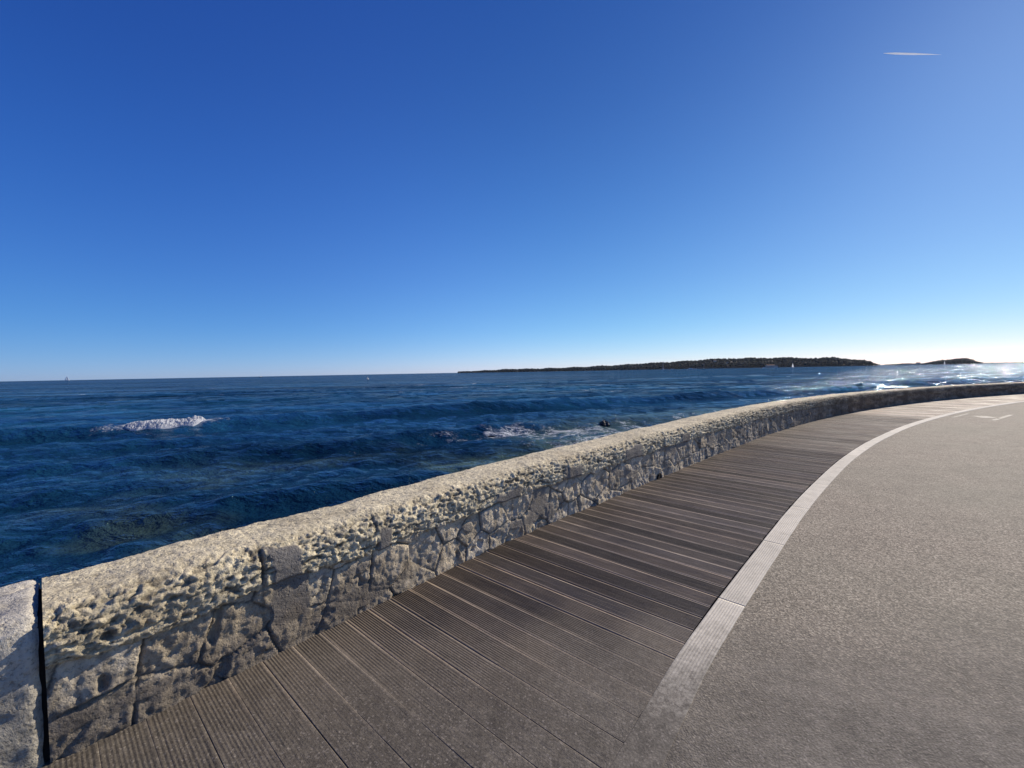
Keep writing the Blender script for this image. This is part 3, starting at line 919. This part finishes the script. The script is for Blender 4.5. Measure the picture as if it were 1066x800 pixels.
def build_face():
    zz = np.arange(0, 0.47, 0.0075)
    S = S0[:, None] + 0 * zz[None]; ZT = 0 * S + zz[None]
    top = SH[:, None] - 0.17
    Z = -0.06 + (top + 0.06) * (ZT / zz[-1])
    wob = 0.12 * fbm(S * 3, Z * 3, 2.0, 2)
    e, rnd, ox, oy, hid = voronoi((S + wob * 0.06) / 0.27, (Z + wob * 0.04) / 0.225 + 0.31, 2)
    e = e * 0.225
    rt = np.random.default_rng(4)
    tx = rt.normal(0, 0.060, 256)[hid]; ty = rt.normal(0, 0.06, 256)[hid]; bo = rt.normal(0, 0.004, 256)[hid]
    joint = sstep(0.0056, 0.0032, e + 0.0015 * fbm(S * 20, Z * 20, 1.0, 2))
    disp = bo + tx * ox * 0.2 + ty * oy * 0.17
    e3, r3, ox3, oy3, h3 = voronoi(S / 0.045 + 0.6 * perlin(S * 8, Z * 8, 5.0), Z / 0.05 + 0.6 * perlin(S * 8, Z * 8, 6.0), 14)
    disp += (0.009 * (r3 - 0.5) + 0.005 * (rt.normal(0, 1, 256)[h3] * ox3 + rt.normal(0, 1, 256)[h3] * oy3)) * sstep(-0.1, 0.4, fbm(S * 4, Z * 4, 81.0, 3))
    disp += 0.006 * fbm(S * 5.5, Z * 5.5, 1.0, 4) + 0.006 * fbm(S * 20, Z * 18, 6.0, 4) + 0.0022 * fbm(S * 60, Z * 60, 8.0, 2)
    disp += 0.002 * sstep(0, 0.015, e)
    hol = sstep(0.52, 0.85, fbm(S * 8, Z * 6, 60.0, 3))
    disp -= 0.028 * hol
    disp = disp * (1 - joint) - 0.013 * joint
    # grey render spread over the stones in places
    rn = fbm(S * 1.4, Z * 3.5, 70.0, 4)
    rend = sstep(0.34, 0.44, rn)
    p1 = sstep(0.11, 0.09, np.abs(S - s_at_x(-1.24)) + 0.02 * fbm(S * 12, Z * 12, 2, 2)) * sstep(0.13, 0.17, Z)
    rend = np.clip(np.maximum(rend * 0.8, p1), 0, 1)
    disp = disp * (1 - rend) + rend * (0.006 + 0.003 * fbm(S * 9, Z * 9, 3.0, 3))
    D = -disp + 0.004
    P = place(S, D, Z)
    tone = (0.80 + 0.42 * rnd)[..., None]
    warm = rt.uniform(0, 1, 256)[hid][..., None]
    col = (np.array([0.62, 0.51, 0.345]) * (1 - warm) + np.array([0.64, 0.555, 0.41]) * warm) * tone
    k = sstep(0.0, 0.6, fbm(S * 7, Z * 6, 80.0, 5))[..., None]
    col = col * (1 - 0.55 * k) + np.array([0.20, 0.17, 0.135]) * 0.55 * k
    sk = sstep(0.15, 0.55, fbm(S * 22, Z * 3.0, 85.0, 3))[..., None]
    col = col * (1 - 0.45 * sk) + np.array([0.14, 0.12, 0.095]) * 0.45 * sk
    hi = sstep(0.35, 0.7, fbm(S * 12, Z * 10, 90.0, 4))[..., None]
    col = col * (1 - 0.5 * hi) + np.array([0.58, 0.53, 0.45]) * 0.5 * hi
    far_shade = (sstep(2.0, 11.0, SP[:, 0])[:, None] * (0.75 + 0.4 * fbm(S * 1.5, Z * 5, 55.0, 4)))[..., None].clip(0, 0.9)  # far stretch painted dark brown: shade of the face turned from the sun
    col = col * (1 - far_shade) + np.array([0.11, 0.080, 0.050]) * far_shade
    rend = rend * sstep(9.0, 5.0, SP[:, 0])[:, None]
    col = col * (1 - rend[..., None]) + np.array([0.25, 0.225, 0.19]) * rend[..., None]
    j = (joint * (1 - rend))[..., None]
    col = col * (1 - 0.8 * j) + np.array([0.085, 0.075, 0.06]) * 0.8 * j
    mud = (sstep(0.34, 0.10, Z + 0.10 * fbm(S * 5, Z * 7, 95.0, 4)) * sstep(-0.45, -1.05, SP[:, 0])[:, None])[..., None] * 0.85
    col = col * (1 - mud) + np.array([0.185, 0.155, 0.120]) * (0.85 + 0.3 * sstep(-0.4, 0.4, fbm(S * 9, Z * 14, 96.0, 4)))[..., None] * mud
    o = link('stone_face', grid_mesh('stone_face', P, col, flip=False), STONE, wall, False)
    # seaward face, going down into the water
    zz2 = np.linspace(0, 1, 60)
    S = S0[::4, None] + 0 * zz2[None]
    Z = SH[::4, None] - 0.25 + (-2.9 - SH[::4, None] + 0.25) * zz2[None]
    D = 0.475 + 0.12 * zz2[None] - 0.02 * fbm(S * 3, Z * 3, 4.0, 4)
    P = np.zeros(S.shape + (3,))
    P[..., 0] = SP[::4, None, 0] + SN[::4, None, 0] * D; P[..., 1] = SP[::4, None, 1] + SN[::4, None, 1] * D; P[..., 2] = Z
    col = np.ones(P.shape) * np.array([0.3, 0.27, 0.22])
    link('sea_face', grid_mesh('sea_face', P - WORG, col, flip=False), STONE, wall, True)


build_face()

# small dark weep hole at the foot of the wall
def weep_hole():
    s = s_at_x(1.98); p, t = ev(WQ, WT, WS, np.array([s])); p = p[0]; t = t[0]; n = np.array([-t[1], t[0]])
    mb = MB()
    a = [(-0.06, 0.0), (0.055, 0.0), (0.05, 0.045), (0.015, 0.075), (-0.03, 0.06), (-0.055, 0.03)]
    for d0 in (-0.024, 0.05):
        pass
    rings = []
    for d0, k in ((-0.022, 1.0), (-0.028, 0.93), (-0.026, 0.75), (-0.018, 0.0)):
        rings.append([(p[0] + t[0] * x * k + n[0] * d0 - WORG[0], p[1] + t[1] * x * k + n[1] * d0 - WORG[1], 0.002 + z * k) for x, z in a])
    rings.insert(0, [(p[0] + t[0] * x + n[0] * 0.03 - WORG[0], p[1] + t[1] * x + n[1] * 0.03 - WORG[1], 0.002 + z) for x, z in a])
    mb.quadgrid(rings, True)
    mb.build('weep_hole', MORTAR_HOLE, wall)


weep_hole()

# ------------------------------------------------------------ wall end block at the left
def build_block():
    A = np.array([-1.838, 1.556]); B = A + 0.52 * np.array([-0.745, 0.667])
    back = np.array([-0.69, -0.72])
    org = np.array([*A, 0.0])
    root = thing('stone_block', 'smoother pale wall block at the left edge behind a dark open joint', 'wall block', tuple(org))
    H = 0.60
    # outline swept as one skin: right side (A->B), top, front, by profile round the block
    L = 3.6
    u = np.concatenate([[0, 0.0015], np.linspace(0.003, L, 260)])
    dirn = (B - A); T = np.linalg.norm(dirn); nn = dirn / T      # seaward
    pts = [(0.0, -0.05), (0.0, H - 0.10), (0.012, H - 0.045), (0.04, H - 0.015), (0.09, H), (T - 0.07, H + 0.004), (T - 0.02, H - 0.02), (T, H - 0.07), (T + 0.02, -0.3), (T + 0.1, -2.9)]
    pf, v = prof_resample(pts[:8], 0.011)
    pf = np.vstack([pf, np.array(pts[8:])]); v = np.concatenate([v, [v[-1] + 0.4, v[-1] + 3]])
    tn = np.gradient(pf, axis=0); tn /= np.linalg.norm(tn, axis=1)[:, None]
    nd, nz = -tn[:, 1], tn[:, 0]
    U = u[:, None] + 0 * v[None]; V = 0 * U + v[None]
    disp = 0.006 * fbm(U * 4, V * 4, 1.0, 4) + 0.005 * fbm(U * 16, V * 16, 2.0, 4) - 0.010 * sstep(0.35, 0.7, fbm(U * 14, V * 14, 5.0, 4))
    Rnd = 0.02 * (1 - sstep(0, 0.03, U)) ** 2
    D = pf[:, 0][None] + nd[None] * (disp - Rnd); Z = pf[:, 1][None] + nz[None] * (disp - Rnd)
    wig = 0.006 * fbm(V * 6, V * 0, 3.0, 3)
    Px = A[0] + nn[0] * D + back[0] * (U + wig); Py = A[1] + nn[1] * D + back[1] * (U + wig)
    P = np.stack([Px, Py, Z], -1) - org
    k = sstep(-0.2, 0.6, fbm(U * 3, V * 3, 9.0, 4))[..., None]
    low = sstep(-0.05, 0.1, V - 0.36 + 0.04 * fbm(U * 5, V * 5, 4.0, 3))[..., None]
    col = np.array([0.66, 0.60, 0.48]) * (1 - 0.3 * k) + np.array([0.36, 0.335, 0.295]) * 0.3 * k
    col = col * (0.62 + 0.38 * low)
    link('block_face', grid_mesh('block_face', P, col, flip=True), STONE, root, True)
    # end face (towards the joint): a closing fan
    me = bpy.data.meshes.new('end_face')
    ring = P[0]; c = np.array([[*(nn * T / 2), 0.2]])
    VV = np.vstack([ring, c]); F = [(i, i + 1, len(ring)) for i in range(len(ring) - 1)] + [(len(ring) - 1, 0, len(ring))]
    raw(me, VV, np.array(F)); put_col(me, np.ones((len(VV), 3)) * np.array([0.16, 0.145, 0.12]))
    link('end_face', me, STONE, root)
    mb = MB(); P = [[], []]
    g = np.array([0.69, 0.72]) * 0.016
    for i, (d0, z0) in enumerate(((0.035, -0.05), (0.035, H - 0.06), (0.06, H - 0.035), (0.40, H - 0.035), (0.42, -0.5))):
        q_ = nn * d0
        P[0].append((q_[0] - g[0] * 0.1, q_[1] - g[1] * 0.1, z0)); P[1].append((q_[0] + g[0], q_[1] + g[1], z0))
    mb.quadgrid(P); mb.build('joint_filler', MORTAR_HOLE, root)


build_block()

# ------------------------------------------------------------ worn painted marks on the road
def painted(name, poly):
    me = bpy.data.meshes.new(name)
    me.from_pydata([(x, y, 0.004) for x, y in poly], [], [tuple(range(len(poly)))]); me.update()
    o = link(name, me, PAINT); tag(o, kind='structure')


def seg(a, b, w_):
    a = np.array(a); b = np.array(b); d = (b - a) / np.linalg.norm(b - a); n = np.array([-d[1], d[0]]) * w_ / 2
    return [tuple(a - n), tuple(b - n), tuple(b + n), tuple(a + n)]


MARKS = [((12.15, 11.36), (13.46, 12.16), 0.07), ((12.39, 10.62), (14.21, 11.72), 0.10), ((13.15, 11.62), (12.85, 11.05), 0.35)]
for a, b, w_ in MARKS:
    painted('worn_marking', seg(a, b, w_))

# ------------------------------------------------------------ rocks awash
def rock(loc, size, label, seed):
    import bmesh
    bm = bmesh.new(); bmesh.ops.create_icosphere(bm, subdivisions=4, radius=1.0)
    V = np.array([v.co[:] for v in bm.verts])
    n = fbm(V[:, 0] * 1.3 + seed, V[:, 1] * 1.3, V[:, 2] * 1.3, 5)
    V = V * (1 + 0.38 * n[:, None]) * np.array(size)
    for v, c in zip(bm.verts, V): v.co = c
    me = bpy.data.meshes.new('sea_rock'); bm.to_mesh(me); bm.free()
    o = link('sea_rock', me, WETROCK, None, False); o.location = loc
    tag(o, label, 'rock')
    return o


rock((4.75, 21.4, -1.48), (0.30, 0.25, 0.34), 'tallest dark wet rock standing out of the foam near the middle of the wall', 1.0)
rock((4.15, 21.0, -1.52), (0.30, 0.22, 0.15), 'low dark rock in the foam just left of the tallest rock', 3.0)
rock((-0.9, 18.3, -1.50), (0.42, 0.26, 0.16), 'flat dark rock awash in broken water, farthest left of the rocks', 9.0)
rock((7.4, 20.6, -1.50), (0.30, 0.25, 0.16), 'low dark rock in the foam close behind the wall, farthest right of the rocks', 6.0)

# ------------------------------------------------------------ islands
F_ = 430.0


def isl_line(x):
    """pixel column -> world position of the island's spine"""
    pass


def island(name, ctrl, depth, seed, forest_label, trees_step, gap=None):
    """ctrl: list of (X, Y, height of the tree line)"""
    ctrl = np.array(ctrl, float)
    L = np.concatenate([[0], np.cumsum(np.linalg.norm(np.diff(ctrl[:, :2], axis=0), axis=1))])
    s = np.linspace(0, L[-1], 260)
    x = np.interp(s, L, ctrl[:, 0]); y = np.interp(s, L, ctrl[:, 1]); h = np.interp(s, L, ctrl[:, 2])
    v = np.linspace(-1, 1, 26)
    S, V = np.meshgrid(s, v, indexing='ij')
    th = np.minimum(h * 0.75, 11.0)
    gh = (h - th)[:, None] * (1 - np.abs(V) ** 3) + 1.2 * fbm(S * 0.02, V * 2, seed, 4) * (1 - V ** 2)
    gh = np.where(np.abs(V) > 0.98, -4.0, np.maximum(gh, 0.6) + SEAZ + 0.6)
    dy_ = V * depth * (0.4 + 0.6 * np.clip(h[:, None] / 20, 0, 1))
    P = np.stack([x[:, None] + dy_ * x[:, None] / y[:, None], y[:, None] + dy_, gh], -1)
    o = link(name, grid_mesh(name, P, flip=False), LANDMAT, None, True); tag(o, kind='structure')
    # canopy: many irregular clumps
    import bmesh
    bm = bmesh.new(); bmesh.ops.create_icosphere(bm, subdivisions=2, radius=1.0)
    base = np.array([q.co[:] for q in bm.verts]); tri = np.array([[q.index for q in f.verts] for f in bm.faces]); bm.free()
    r = np.random.default_rng(int(seed * 10))
    VV = []; FF = []; CC = []; off = 0
    xx = x[0]
    pos = 0.0
    while pos < L[-1]:
        X0 = np.interp(pos, L, ctrl[:, 0]); Y0 = np.interp(pos, L, ctrl[:, 1]); H0 = np.interp(pos, L, ctrl[:, 2])
        TH = min(H0 * 0.75, 11.0)
        dep = depth * (0.4 + 0.6 * min(H0 / 20, 1))
        for row in (-0.93, -0.82, -0.6, -0.3, 0.0, 0.35):
            if H0 < 3.0 and row < -0.5: continue
            if r.random() < 0.12: continue
            tx = X0 + r.uniform(-1, 1) * trees_step; dyy = (row + r.uniform(-.06, .06)) * dep; ty = Y0 + dyy; tx += dyy * X0 / Y0
            g = (H0 - TH) * (1 - abs(row) ** 3)
            big = TH * r.uniform(0.80, 1.05) * (1.0 + 0.12 * math.sin(pos * 0.05))
            rw = max(1.6, big * r.uniform(0.38, 0.6))
            b = base * (1 + 0.28 * r.normal(size=(len(base), 1)).clip(-1.6, 1.6))
            b = b * np.array([rw, rw, big * 0.52]) + np.array([tx, ty, SEAZ + 0.8 + g + big * 0.5])
            VV.append(b); FF.append(tri + off); off += len(b)
            t = r.uniform(0.6, 1.3)
            CC.append(np.ones((len(b), 3)) * np.array([0.020, 0.034, 0.034]) * t + np.array([0.012, 0.006, 0.0]) * r.random())
        pos += trees_step
    me = bpy.data.meshes.new('pine_forest'); raw(me, np.vstack(VV), np.vstack(FF)); put_col(me, np.vstack(CC))
    o = link('pine_forest', me, FOL)
    tag(o, forest_label, 'forest', kind='stuff')


def at(px, Y):
    """photo column at a forward distance -> X (pixel-to-plan conversion used for siting only)"""
    return (px - 533.0) * Y / F_


prof = [(478, 1.2), (490, 1.4), (510, 2.0), (533, 2.8), (555, 2.6), (600, 3.4), (640, 4.7), (680, 6.6), (700, 7.3), (720, 8.0), (735, 9.2), (760, 9.6), (790, 9.6),
        (820, 9.3), (845, 8.6), (870, 8.3), (884, 6.8), (892, 6.3), (899, 5.4), (905, 3.6), (910, 1.6), (914, 0.3)]
ctl = []
for px, hp in prof:
    k = (px - 478) / (916 - 478.0)
    Y = 2300 * (1 - k) + 1300 * k
    ctl.append((at(px, Y), Y, max(hp, 0.5) * Y / F_ + 1.5))
island('island', ctl, 130.0, 3.1, 'dark pine wood covering the long island on the horizon', 5.5)
prof2 = [(922, 0.2), (930, 0.5), (938, 0.8), (950, 0.9), (960, 0.6), (967, 1.4), (980, 3.8), (992, 4.6), (1006, 4.6), (1012, 3.6), (1017, 1.6), (1022, 0.8)]
ctl2 = [(at(px, 1500), 1500, hp * 1500 / F_ + 1.5) for px, hp in prof2]
island('islet', ctl2, 45.0, 5.7, 'dark pine wood on the small separate islet right of the island', 4.0)


# pale buildings on the islands
def building(px, Y, z, w_, d_, h_, label, name='house', wings=1):
    root = thing(name, label, 'building', (at(px, Y), Y, z))
    mb = MB(); mb.box(-w_ / 2, w_ / 2, -d_ / 2, d_ / 2, -3, h_)
    if wings > 1: mb.box(w_ / 2, w_ * 0.9, -d_ * 0.35, d_ * 0.35, -3, h_ * 0.7)
    mb.build('wall', PALEWALL, root)
    rf = MB(); rh = h_ * 0.3
    P = [[(-w_ / 2 - .4, -d_ / 2 - .4, h_), (-w_ / 2 - .4, 0, h_ + rh), (-w_ / 2 - .4, d_ / 2 + .4, h_)], [(w_ / 2 + .4, -d_ / 2 - .4, h_), (w_ / 2 + .4, 0, h_ + rh), (w_ / 2 + .4, d_ / 2 + .4, h_)]]
    rf.quadgrid(P); rf.v += []; n = len(rf.v)
    rf.f.append((0, 1, 2)); rf.f.append((3, 5, 4)); rf.f.append((0, 2, 5, 3))
    rf.build('roof', ROOFTILE, root)
    n = max(2, int(w_ / 5))
    for i in range(n):
        x = -w_ / 2 + (i + 0.5) * w_ / n
        m = MB(); m.box(x - 0.6, x + 0.6, -d_ / 2 - 0.06, -d_ / 2 + 0.1, h_ * 0.35, h_ * 0.7); m.build('window', DARKGLASS, root)


building(744.5, 1590, 24, 9, 7, 6, 'left of two small pale houses among the pines atop the long island')
building(757, 1570, 14, 10, 8, 7, 'right of two small pale houses among the pines atop the long island')
building(802, 1385, 1.5, 26, 10, 5, 'long low pale waterfront building at the foot of the wooded island', 'waterfront_building', 2)
building(944, 1452, 0.6, 30, 9, 3.2, 'low pale building on the flat left end of the small islet', 'waterfront_building', 2)
building(956, 1452, 0.6, 9, 8, 5.0, 'small pale tower house on the flat part of the small islet', 'house')


# ------------------------------------------------------------ boats and buoys
def sailboat(px, by_dist, mast, label, sail=True, hullm=None, rz=0.3, group='sailing boats far out on the water'):
    Y = by_dist
    root = thing('sailboat', label, 'sailboat', (at(px, Y), Y, SEAZ), rz, group)
    L = mast * 0.85; W = L * 0.28
    mb = MB(); rings = []
    for t in np.linspace(0, 1, 9):
        x = -L / 2 + L * t; k = math.sin(min(1, 0.45 + t * 0.6) * math.pi) if t > 0.3 else 0.8
        k = max(0.04, (1 - max(0, (t - 0.45) / 0.55) ** 2)) * (0.75 + 0.25 * min(1, t / 0.3))
        wv = W / 2 * k; top = L * 0.09 + L * 0.03 * t
        rings.append([(x, -wv, top), (x, -wv * 0.8, 0.1 * L * .3), (x, 0, -L * 0.05), (x, wv * 0.8, 0.03 * L), (x, wv, top)])
    mb.quadgrid(rings, True); n = 5
    mb.f.append(tuple(range(5))); mb.f.append(tuple(range(len(mb.v) - 5, len(mb.v)))[::-1])
    mb.build('hull', hullm or HULL, root)
    cb = MB(); cb.box(-L * 0.2, L * 0.15, -W * 0.25, W * 0.25, L * 0.09, L * 0.16); cb.build('cabin', HULL, root)
    m = MB(); m.tube([(0.05 * L, 0, L * 0.09), (0.05 * L, 0, mast)], [mast * 0.018, mast * 0.012], 8); m.build('mast', MAST, root)
    m = MB(); m.tube([(0.05 * L, 0, mast * 0.16), (-0.42 * L, 0, mast * 0.15)], [mast * 0.01, mast * 0.01], 6); m.build('boom', MAST, root)
    if sail:
        for nm, a, b, c in (('mainsail', (0.04 * L, mast * 0.97), (0.04 * L, mast * 0.18), (-0.42 * L, mast * 0.17)), ('jib', (0.07 * L, mast * 0.88), (0.46 * L, mast * 0.13), (0.09 * L, mast * 0.17))):
            s_ = MB(); G = []
            for i in range(7):
                u = i / 6; p = [a[k] + (b[k] - a[k]) * u for k in (0, 1)]; q_ = [a[k] + (c[k] - a[k]) * u for k in (0, 1)]
                G.append([(p[0] + (q_[0] - p[0]) * v, 0.06 * L * math.sin(v * 3.14) * u, p[1] + (q_[1] - p[1]) * v) for v in np.linspace(0, 1, 5)])
            s_.quadgrid(G); s_.build(nm, SAIL, root, True)


def motorboat(px, Y, L, label, rz=0.1, group='motor boats off the island'):
    root = thing('motorboat', label, 'motorboat', (at(px, Y), Y, SEAZ), rz, group)
    W = L * 0.3; mb = MB(); rings = []
    for t in np.linspace(0, 1, 9):
        x = -L / 2 + L * t; k = max(0.04, 1 - max(0, (t - 0.5) / 0.5) ** 2); wv = W / 2 * k; top = L * (0.11 + 0.05 * t)
        rings.append([(x, -wv, top), (x, -wv * 0.85, 0.03 * L), (x, 0, -L * 0.04), (x, wv * 0.85, 0.03 * L), (x, wv, top)])
    mb.quadgrid(rings, True); mb.f.append(tuple(range(5))); mb.f.append(tuple(range(len(mb.v) - 5, len(mb.v)))[::-1])
    mb.build('hull', HULL, root)
    c = MB(); c.box(-L * 0.25, L * 0.18, -W * 0.33, W * 0.33, L * 0.115, L * 0.25); c.build('cabin', HULL, root)
    g = MB(); g.box(-L * 0.18, L * 0.185, -W * 0.335, W * 0.335, L * 0.18, L * 0.225); g.build('cabin_window', DARKGLASS, root)


def buoy(px, Y, h, m, label, cat='buoy'):
    root = thing('buoy', label, cat, (at(px, Y), Y, SEAZ), 0, 'mooring buoys')
    b = MB(); b.tube([(0, 0, -0.3 * h), (0, 0, 0), (0, 0, 0.35 * h), (0, 0, 0.5 * h)], [0.25 * h, 0.38 * h, 0.36 * h, 0.1 * h], 12); b.build('float', m, root)
    b = MB(); b.tube([(0, 0, 0.5 * h), (0, 0, h)], [0.07 * h, 0.05 * h], 6); b.build('pole', m, root)


sailboat(70, 1500, 17, 'pale sailing boat far out on the open horizon at the left edge', True, None, 0.5)
sailboat(272, 1300, 15, 'bare masted sailing boat on the open horizon, right of the far left sail', False, DARKHULL, 1.2)
sailboat(690.5, 1000, 21, 'white sailing boat with tall bare mast before the left half of the wooded island', False, None, 1.3)
sailboat(733, 900, 12, 'dark hulled sailing boat with mast before the middle of the wooded island', False, DARKHULL, 1.2)
sailboat(825.5, 700, 9.5, 'small sailing boat with white sail standing alone before the right part of the wooded island', True, None, 1.35)
sailboat(983.5, 1100, 12, 'small white sailing boat close in front of the little islet', True, None, 1.0)
motorboat(700, 1000, 9, 'white motor boat just right of the tall bare mast')
motorboat(719, 1000, 14, 'largest white motor boat, moored left of the dark hulled sailing boat')
motorboat(724, 980, 8, 'small white motor boat touching the largest motor boat')
motorboat(796, 1000, 9, 'white motor boat left of the waterfront building')
motorboat(808, 1000, 8, 'white motor boat right of the waterfront building')
buoy(383, 240, 1.6, SAIL, 'white marker buoy alone on the open sea at left of centre')
buoy(800, 620, 1.8, DARKHULL, 'dark mooring buoy below the waterfront building')
buoy(792, 560, 1.8, DARKHULL, 'dark mooring buoy left of the one below the waterfront building')

# ------------------------------------------------------------ vapour trail
def contrail():
    Y = 9000.0
    # along the sky from left to right, at about 7 km
    a = Vector((at(917, Y), Y, 0)); b = Vector((at(976, Y), Y, 0))
    za = CAMH + Y * (380 - 63.5) / F_; zb = CAMH + Y * (379 - 65.0) / F_
    a.z, b.z = za, zb
    n = 40; pts = []; rr = []
    r = random.Random(3)
    for i in range(n):
        u = i / (n - 1)
        pts.append(tuple(a.lerp(b, u))); rr.append((3 + 15 * min(1, u / 0.2)) * (1.0 if u < 0.5 else 1 - 0.95 * (u - 0.5) / 0.5))
    q = NM('vapour'); nt_ = q.t
    tr = q.n('BsdfTranslucent'); tr.inputs['Color'].default_value = (0.95, 0.97, 1, 1)
    df = q.n('BsdfDiffuse'); df.inputs['Color'].default_value = (0.95, 0.97, 1, 1)
    mx = q.n('MixShader'); mx.inputs[0].default_value = 0.9
    nt_.links.new(df.outputs[0], mx.inputs[1]); nt_.links.new(tr.outputs[0], mx.inputs[2])
    out = [k for k in nt_.nodes if k.type == 'OUTPUT_MATERIAL'][0]
    nt_.links.new(mx.outputs[0], out.inputs['Surface'])
    mb = MB(); mb.tube(pts, rr, 10)
    o = mb.build('vapour_trail', q.m, None, True)
    tag(o, 'short thin white vapour trail high in the sky at upper right', 'vapour trail')


contrail()

# ------------------------------------------------------------ thin sea air
def haze():
    m = bpy.data.materials.new('thin_sea_haze'); m.use_nodes = True
    t = m.node_tree; o = [k for k in t.nodes if k.type == 'OUTPUT_MATERIAL'][0]
    t.nodes.remove(t.nodes['Principled BSDF'])
    v = t.nodes.new('ShaderNodeVolumePrincipled'); v.inputs['Color'].default_value = (0.80, 0.88, 1.0, 1); v.inputs['Density'].default_value = 2.0e-5
    v.inputs['Anisotropy'].default_value = 0.3
    t.links.new(v.outputs[0], o.inputs['Volume'])
    mb = MB(); mb.box(-7000, 7000, -7000, 7000, -7, 58)
    ob = mb.build('haze', m); tag(ob, 'thin pale sea air over the water', 'haze', kind='stuff')


haze()
